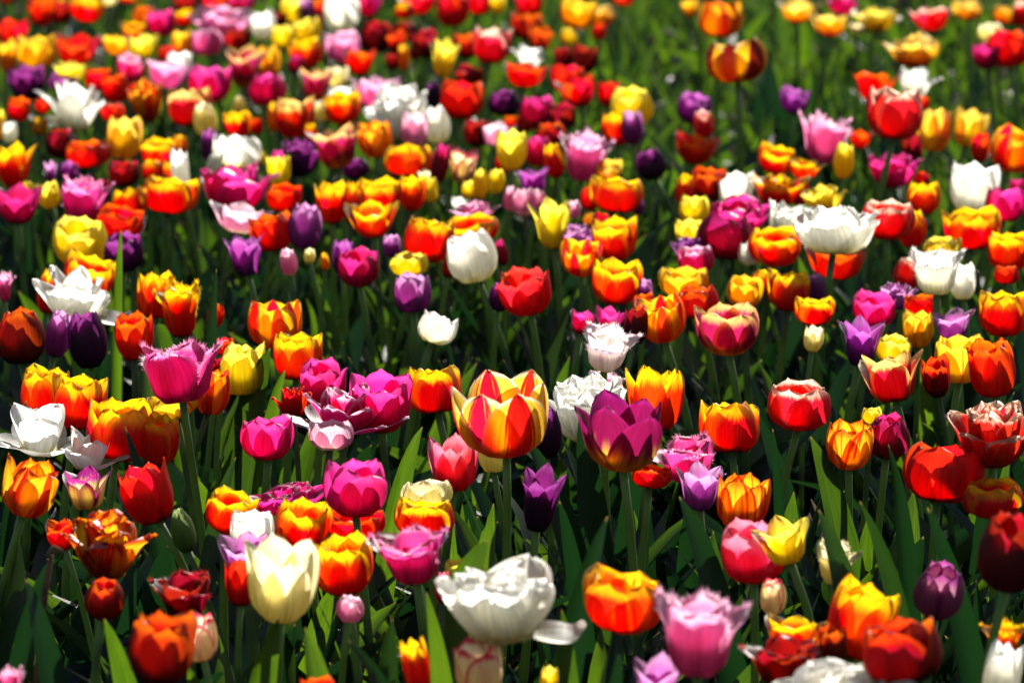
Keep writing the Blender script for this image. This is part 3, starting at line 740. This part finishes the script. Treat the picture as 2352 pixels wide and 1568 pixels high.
19 88 167 57 L YO - - F|flared amber-yellow tulip just above left of the dark purple tulip at top left
1342 102 167 57 C DR - - F|dark maroon tulip just below the amber-yellow tulip at top centre-right
902 122 161 32 C DR - - S|
927 102 161 26 E YO - - S|
83 77 158 89 C YR - - F|yellow tulip with red streaks just right of the flared amber-yellow tulip at top left
1210 108 158 75 F W - - F|fringed white tulip just above the open orange-red tulip at top centre-right
1293 108 158 40 C DR - - S|
2266 97 156 63 C MG - - F|crimson tulip below the yellow and left of the red tulip at top right
175 75 153 115 O R - - F|open red tulip just left of the open amber-yellow tulip at top left
706 86 153 75 C OY - - F|orange-red tulip with yellow edges left of the pink and right of the amber-yellow tulip
2102 80 153 115 P RT - - F|ruffled yellow tulip with red base just above the fringed white tulip at top right
2319 69 150 98 C R - - F|red tulip just right of the crimson tulip at top right
1125 58 145 98 C RW 0.36 - F|red tulip with white petal edges just right of the flared yellow tulip at top centre-left
384 106 142 43 C R - - S|
792 70 140 83 C PK - - F|pink tulip just above the cream tulip at top centre-left
956 106 137 29 C OR - - S|
330 74 134 86 O Y - - F|open yellow tulip just below the slim amber tulip at top left
1071 74 133 67 C OD - - S|
422 67 132 52 C YO - - F|amber-yellow tulip just left of the slim pink tulip at top left
977 68 130 60 C DR - - S|
269 76 126 83 O YO - - F|open amber-yellow tulip just below left of the slim amber tulip at top left
478 65 126 72 E PK - - F|slim pink tulip just left of the dark maroon tulip at top left
912 69 124 59 O OD - - S|
1234 58 122 61 O OD - - S|
858 49 119 73 C DR - - S|
551 65 115 72 C DR - - F|dark maroon tulip just right of the slim pink tulip at top centre-left
652 54 110 57 C Y - - F|yellow tulip just right of the dark maroon tulip at top centre-left
27 38 107 83 O R - - F|open red tulip just above the flared amber-yellow tulip at top left
1302 66 102 37 E Y - - S|
2274 52 99 55 C CR - - S|
927 49 96 55 E DR - - S|
708 41 94 66 C Y - - F|yellow tulip above left of the pink and above the flared burgundy tulip at top centre-left
1374 52 91 32 E OR - - S|
1207 27 91 72 C OD - - S|
303 50 89 66 O OY - - S|
604 27 89 60 C W - - F|white tulip just right of the double pink tulip at top centre-left
1653 -1 86 95 C OS 0.37 - F|amber tulip with red flames at top centre-right
376 22 83 66 C HP - - F|magenta tulip just right of the slim amber tulip at top left
1906 28 81 89 O RT - - F|open yellow tulip with red base just left of the ruffled yellow tulip at top right
1967 50 78 32 C CR - - S|
325 14 75 52 E OS - - F|slim amber tulip with red flames just above right of the open amber-yellow tulip
505 14 73 135 D PK - - F|double pink tulip just above left of the flared burgundy tulip at top left
2010 14 73 98 P Y - - F|ruffled yellow tulip just below right of the pink tulip at top right
2142 11 70 95 O RW - - F|open red tulip with white petal edges just right of the ruffled yellow tulip
784 -11 64 83 C W - - F|white tulip just above the pink tulip at top centre-left
1320 -3 64 80 C YO - - F|amber-yellow tulip just above the dark maroon tulip at top centre-right
424 20 62 49 C OY - - S|
94 -8 59 63 C OR - - F|orange-red tulip above left of the open red and above the yellow tulip at top left
641 26 59 34 C DR - - S|
1042 -19 59 80 C R - - F|red tulip above the flared yellow and right of the open red tulip at top centre-left
1387 14 59 52 E RT - - S|
2341 -2 59 40 C RW - - S|
671 -8 54 75 C Y - - F|yellow tulip just above right of the white tulip at top centre-left
2303 12 54 52 C RT - - S|
135 5 53 58 C DR - - S|
196 -8 51 78 C OY - - F|orange-red tulip with yellow edges just above left of the open amber-yellow tulip at top left
711 -5 51 37 E LU - - S|
741 -2 51 40 C OR - - S|
1833 -2 51 95 O RT - - F|open yellow tulip with red base just left of the open yellow tulip at top right
423 -19 44 59 O DR - - S|
931 7 43 46 E OY - - S|
2225 -2 43 72 C RT - - F|yellow tulip with red base just above the crimson tulip at top right
491 -18 42 65 O R - - S|
1214 -21 41 64 C R - - S|
832 -18 38 69 C MG - - S|
1589 -2 38 43 O YO - - S|
1098 -18 35 57 C R - - S|
964 -18 32 98 O R - - F|open red tulip above the flared yellow and left of the red tulip at top centre-left
1930 -18 32 69 C PE - - F|pink tulip with white edges just above left of the ruffled yellow tulip at top right
556 -15 30 63 C MG - - S|
1141 -12 30 37 C Y - - S|
144 -4 23 22 E OY - - S|
250 -9 13 32 C CR - - S|
16 -12 11 32 C DR - - S|
1430 -17 11 49 C R - - S|
301 -14 5 52 C OY - - S|'''
HEAD = []                                            # where blooms stand, for the loose leaves
far = MB(); FARM = list(PC); far_mats = [PM[k] for k in FARM] + [STEM]
TUL = []
def make_tulip(i, line):
    d, label = line.split('|'); x, yt, yb, w_, form, col, z, flag, mode = d.split()
    x, yt, yb, w_ = int(x), int(yt), int(yb), int(w_)
    rng = random.Random(1000 + i); 
    zb = float(z) if z != '-' else .325 + rng.uniform(-.003, .003)
    P = at_z(x, yb, zb); dd = depth(P); ppm = FPX / dd
    th = math.asin(max(0, (CAM.z - P.z) / (P - CAM).length))
    ex = dict(W=.42, E=.22, C=.33, G=.36, O=.42, L=.42, F=.42, P=.45, D=.38, S=.5, T=.5, B=.05)[form]
    hpx = yb - yt
    H = max(.42 * hpx, (hpx - ex * w_ * math.sin(th)) / math.cos(th)) / ppm; W = w_ / ppm
    hi = mode == 'N'
    pet = bloom_petals(form, rng, hi, flag)
    tx, ty = rng.gauss(0, .11), rng.gauss(0, .09); rr = .0036 + .0007 * rng.random()
    if W < .04: rr *= .75
    def place(V):
        V = np.asarray(V) * np.array([W, W, H])
        a = np.stack([V[:, 0] + tx * V[:, 2], V[:, 1] + ty * V[:, 2], V[:, 2] - tx * V[:, 0] - ty * V[:, 1]], -1)
        return a
    foot = Vector((P.x + rng.uniform(-.035, .035) - tx * .12, P.y + rng.uniform(-.02, .045), 0))
    mid = (foot + P) / 2 + Vector((rng.uniform(-.015, .015) - tx * .1, rng.uniform(-.01, .01), 0))
    HEAD.append((P.x, P.y, foot.x, foot.y))
    top = P + Vector((0, 0, .004))
    cs = bez(foot, mid * 2 - (foot + top) / 2, top, 8)
    if mode == 'S':
        for V, F, A in pet: far.add(place(V) + np.array(P), F, A, FARM.index(col))
        V, F, A = tube(cs, [rr * 1.15] * 8 + [rr], 5); far.add(V, F, A, len(FARM)); return
    root = empty(NAME.get(form, 'tulip'), foot)
    root['label'] = label; root['category'] = 'tulip'; root['group'] = GROUP[col]
    rel = np.array(P - foot)
    if hi:
        # the heart of the flower: a pale receptacle with the pistil
        mb = MB(); R0 = [.001, .16, .17, .06, .05, .075, .02]; Z0 = [-.01, .0, .035, .07, .30, .36, .40]
        V = [(R0[j] * math.cos(a), R0[j] * math.sin(a), Z0[j]) for j in range(7) for a in [2 * math.pi * k / 7 for k in range(7)]]
        F = [(j*7+k, j*7+(k+1) % 7, (j+1)*7+(k+1) % 7, (j+1)*7+k) for j in range(6) for k in range(7)]
        mb.add(place(np.array(V) * np.array([.6, .6, 1])) + rel, F, [(0, 0, 0, 0)] * len(V))
        bl = mb.build('bloom', PISTIL, root)
        for V, F, A in pet:
            mb = MB(); mb.add(place(V) + rel, F, A); mb.build('petal', PM[col], bl)
    else:
        mb = MB(); n0 = []
        for V, F, A in pet:
            n0.append(mb.n); mb.add(place(V) + rel, F, A)
        mb.add([rel], [], [(0.5, 0, 1, .5)])
        c = mb.n - 1
        for s in n0:                                  # petals grow from one common base
            mb.f.append((c, s + 1, s)); mb.f.append((c, s + 6, s + 5)); mb.mi += [0, 0]
        mb.build('bloom', PM[col], root)
    mb = MB(); V, F, A = tube(cs, [rr * (1.25 - .25 * j / 8) for j in range(9)], 8); mb.add(relv(V, foot), F, A); mb.build('stem', STEM, root)
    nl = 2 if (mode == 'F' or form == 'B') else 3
    a0 = rng.uniform(0, 6.28)
    for k in range(nl):
        L = rng.uniform(.20, .31) * (1 if k else 1.05); L = min(L, zb * .93)
        V, F, A = plant_leaf(foot + Vector((0, 0, -.005)), L, a0 + k * 2.3 + rng.uniform(-.4, .4), rng.uniform(.1, .9), rng, rng.uniform(.026, .052))
        mb = MB(); mb.add(relv(V, foot), F, A); mb.build('leaf', LEAF, root)
    TUL.append((root, foot))
for i, line in enumerate(TABLE.strip().split('\n')): make_tulip(i, line)
o = far.build('tulips', far_mats); o['kind'] = 'stuff'; o['label'] = 'small half-hidden tulips of many colours among the larger blooms'

# ------------------------------------------------------------------ long leaves that stand out in the photo, each a leaf of the nearest tulip
LONG = '''
287 980 405 1330 62 1165
497 618 474 800 36 900
278 528 262 690 26 760
1862 1002 1960 1180 80 1130
542 1050 470 1230 60 1180
970 980 890 1130 62 1120
1395 1185 1270 1480 88 1500
620 800 545 930 90 960
655 850 600 960 46 980
1775 985 1800 1150 30 1130
1120 1240 1010 1360 120 1420
800 1470 960 1640 70 1620
2130 1165 2260 1470 80 1420
1975 1150 2110 1370 62 1380
1285 1150 1345 1330 60 1300
1400 1180 1330 1300 40 1330
1210 1010 1330 1180 80 1140
1330 960 1380 1180 90 1110
120 1280 20 1450 50 1450
60 1330 150 1520 80 1520
240 1420 330 1600 90 1570
1010 1070 1030 1160 44 1160
1560 1140 1680 1350 84 1330
1880 1170 1990 1400 90 1420
350 760 390 650 40 800
1290 1400 1300 1580 84 1560
900 1420 870 1580 90 1580
980 1360 1040 1560 70 1560
1420 1400 1400 1600 60 1600
640 1420 560 1600 110 1590
700 1440 760 1600 90 1590
60 920 20 1100 46 1040
2330 900 2270 1040 50 1060
2040 1020 2090 1240 60 1200
'''
for ln in LONG.strip().split('\n'):
    x0, y0, x1, y1, w_, yr = map(float, ln.split()); rng = random.Random(int(x0 * 7 + y0))
    Y = at_z(x0, yr, .30).y; tip = at_y(x0, y0, Y); low = at_y(x1, y1, Y)
    if tip.z < .05: continue
    d = (low - tip); low = tip + d * (tip.z / max(.02, -d.z)) if low.z < 0 else low
    dn = (low - tip).normalized()
    base = Vector((low.x + dn.x * .06, Y + rng.uniform(-.02, .03), 0)) if low.z > .0 else low
    ctrl = low * 1.0 + Vector((0, rng.uniform(-.02, .02), 0))
    V, F, A = leaf_blade(base, ctrl, tip, w_ / (FPX / depth(tip)), rng, side=Vector((1, rng.uniform(-.5, .5), 0)), twist=rng.uniform(-.5, .5), n=14)
    r, f = min(TUL, key=lambda t: (t[1] - base).length)
    mb = MB(); mb.add(relv(V, f), F, A); mb.build('leaf', LEAF, r)

# ------------------------------------------------------------------ the mass of leaves between the plants
def foliage():
    rng = random.Random(11); mb = MB()
    n = 0
    while n < 11500:
        Y = 2.9 + 9.6 * rng.random() ** .95; X = rng.uniform(-1, 1) * (.128 * Y + .65)
        n += 1
        if Y > 6.8 and rng.random() < .1: continue
        L = rng.uniform(.17, .33)
        if Y > 7.2: L *= rng.uniform(.55, .95)
        up = rng.uniform(.05, .98)
        b = Vector((X, Y, -.005)); az = rng.uniform(0, 6.28); h = Vector((math.cos(az), math.sin(az), 0))
        mid = b + h * (L * .22 * (1 - up)) + Vector((0, 0, L * (.50 + .12 * up)))
        tip = b + h * (L * (.80 - .68 * up)) + Vector((0, 0, L * (.74 + .26 * up - rng.uniform(0, .4) * (1 - up))))
        tip += Vector((rng.uniform(-.05, .05), rng.uniform(-.05, .05), 0))
        lit_tone = .5 + .5 * rng.random() if (Y > 6.6 and rng.random() < min(.85, (Y - 6.6) * .6)) else rng.random() ** (1.7 if Y < 6.4 else 1.0)  # far leaves coloured brighter as if sunlit, near ones darker as if shaded
        V, F, A = leaf_blade(b, mid, tip, rng.uniform(.024, .052) if Y < 5.8 else rng.uniform(.011, .028), rng, twist=rng.uniform(-1.5, 1.5), n=8, m=2, rid=lit_tone)
        mb.add(V, F, A)
    o = mb.build('foliage', LEAF); o['kind'] = 'stuff'; o['label'] = 'dense green tulip leaves covering the bed between the flowers'
foliage()
def mulch():
    rng = random.Random(5); mb = MB()
    for k in range(1500):
        Y = 3.2 + 6 * rng.random(); X = rng.uniform(-1, 1) * (.125 * Y + .2); a = rng.uniform(0, 3.14); L = rng.uniform(.012, .045)
        c = Vector((X, Y, rng.uniform(.004, .028))); d = Vector((math.cos(a), math.sin(a), rng.uniform(-.25, .25))) * L
        V, F, A = tube([c - d, c + d * .1 + Vector((0, 0, .002)), c + d], [.0011, .0014, .0008], 4); mb.add(V, F, A)
    o = mb.build('straw_mulch', STRAW); o['kind'] = 'stuff'; o['label'] = 'short pale straw scattered over the dark soil'
mulch()
# ------------------------------------------------------------------ withered bits
def dead_stalk():
    a, b = at_y(118, 1275, at_z(118, 1500, .3).y), at_y(70, 1500, at_z(118, 1500, .3).y)
    foot = Vector((b.x - .01, b.y, 0)); root = empty('dead_stalk', foot)
    root['label'] = 'thin brown dead stalk leaning among the leaves at bottom left'; root['category'] = 'dead stalk'
    mb = MB(); V, F, A = tube(bez(foot, b, a, 8), [.0032] * 8 + [.0022], 7); mb.add(relv(V, foot), F, A); mb.build('stem', BROWN, root)
    mb = MB(); V, F, A = tube([a - Vector((.004, 0, 0)), a + Vector((.003, 0, .006)), a + Vector((.010, 0, .004))], [.002, .0042, .0015], 7); mb.add(relv(V, foot), F, A); mb.build('seed_head', BROWN, root)
dead_stalk()
def dry_tuft():
    c = at_y(1895, 1215, at_z(1895, 1180, .22).y); rng = random.Random(8)
    foot = Vector((c.x, c.y, 0)); root = empty('withered_tuft', foot)
    root['label'] = 'dry straw-coloured tuft of withered leaves between the stems at lower right'; root['category'] = 'withered plant'
    for k in range(9):
        t = Vector((c.x + rng.uniform(-.02, .03), c.y + rng.uniform(-.02, .02), c.z + rng.uniform(.0, .045)))
        mb = MB(); V, F, A = leaf_blade(foot, foot * .3 + t * .7 + Vector((rng.uniform(-.03, .03), 0, .02)), t, rng.uniform(.006, .012), rng, side=Vector((1, .3, 0)), n=8, m=2)
        mb.add(relv(V, foot), F, A); mb.build('dry_leaf', STRAW, root)
dry_tuft()
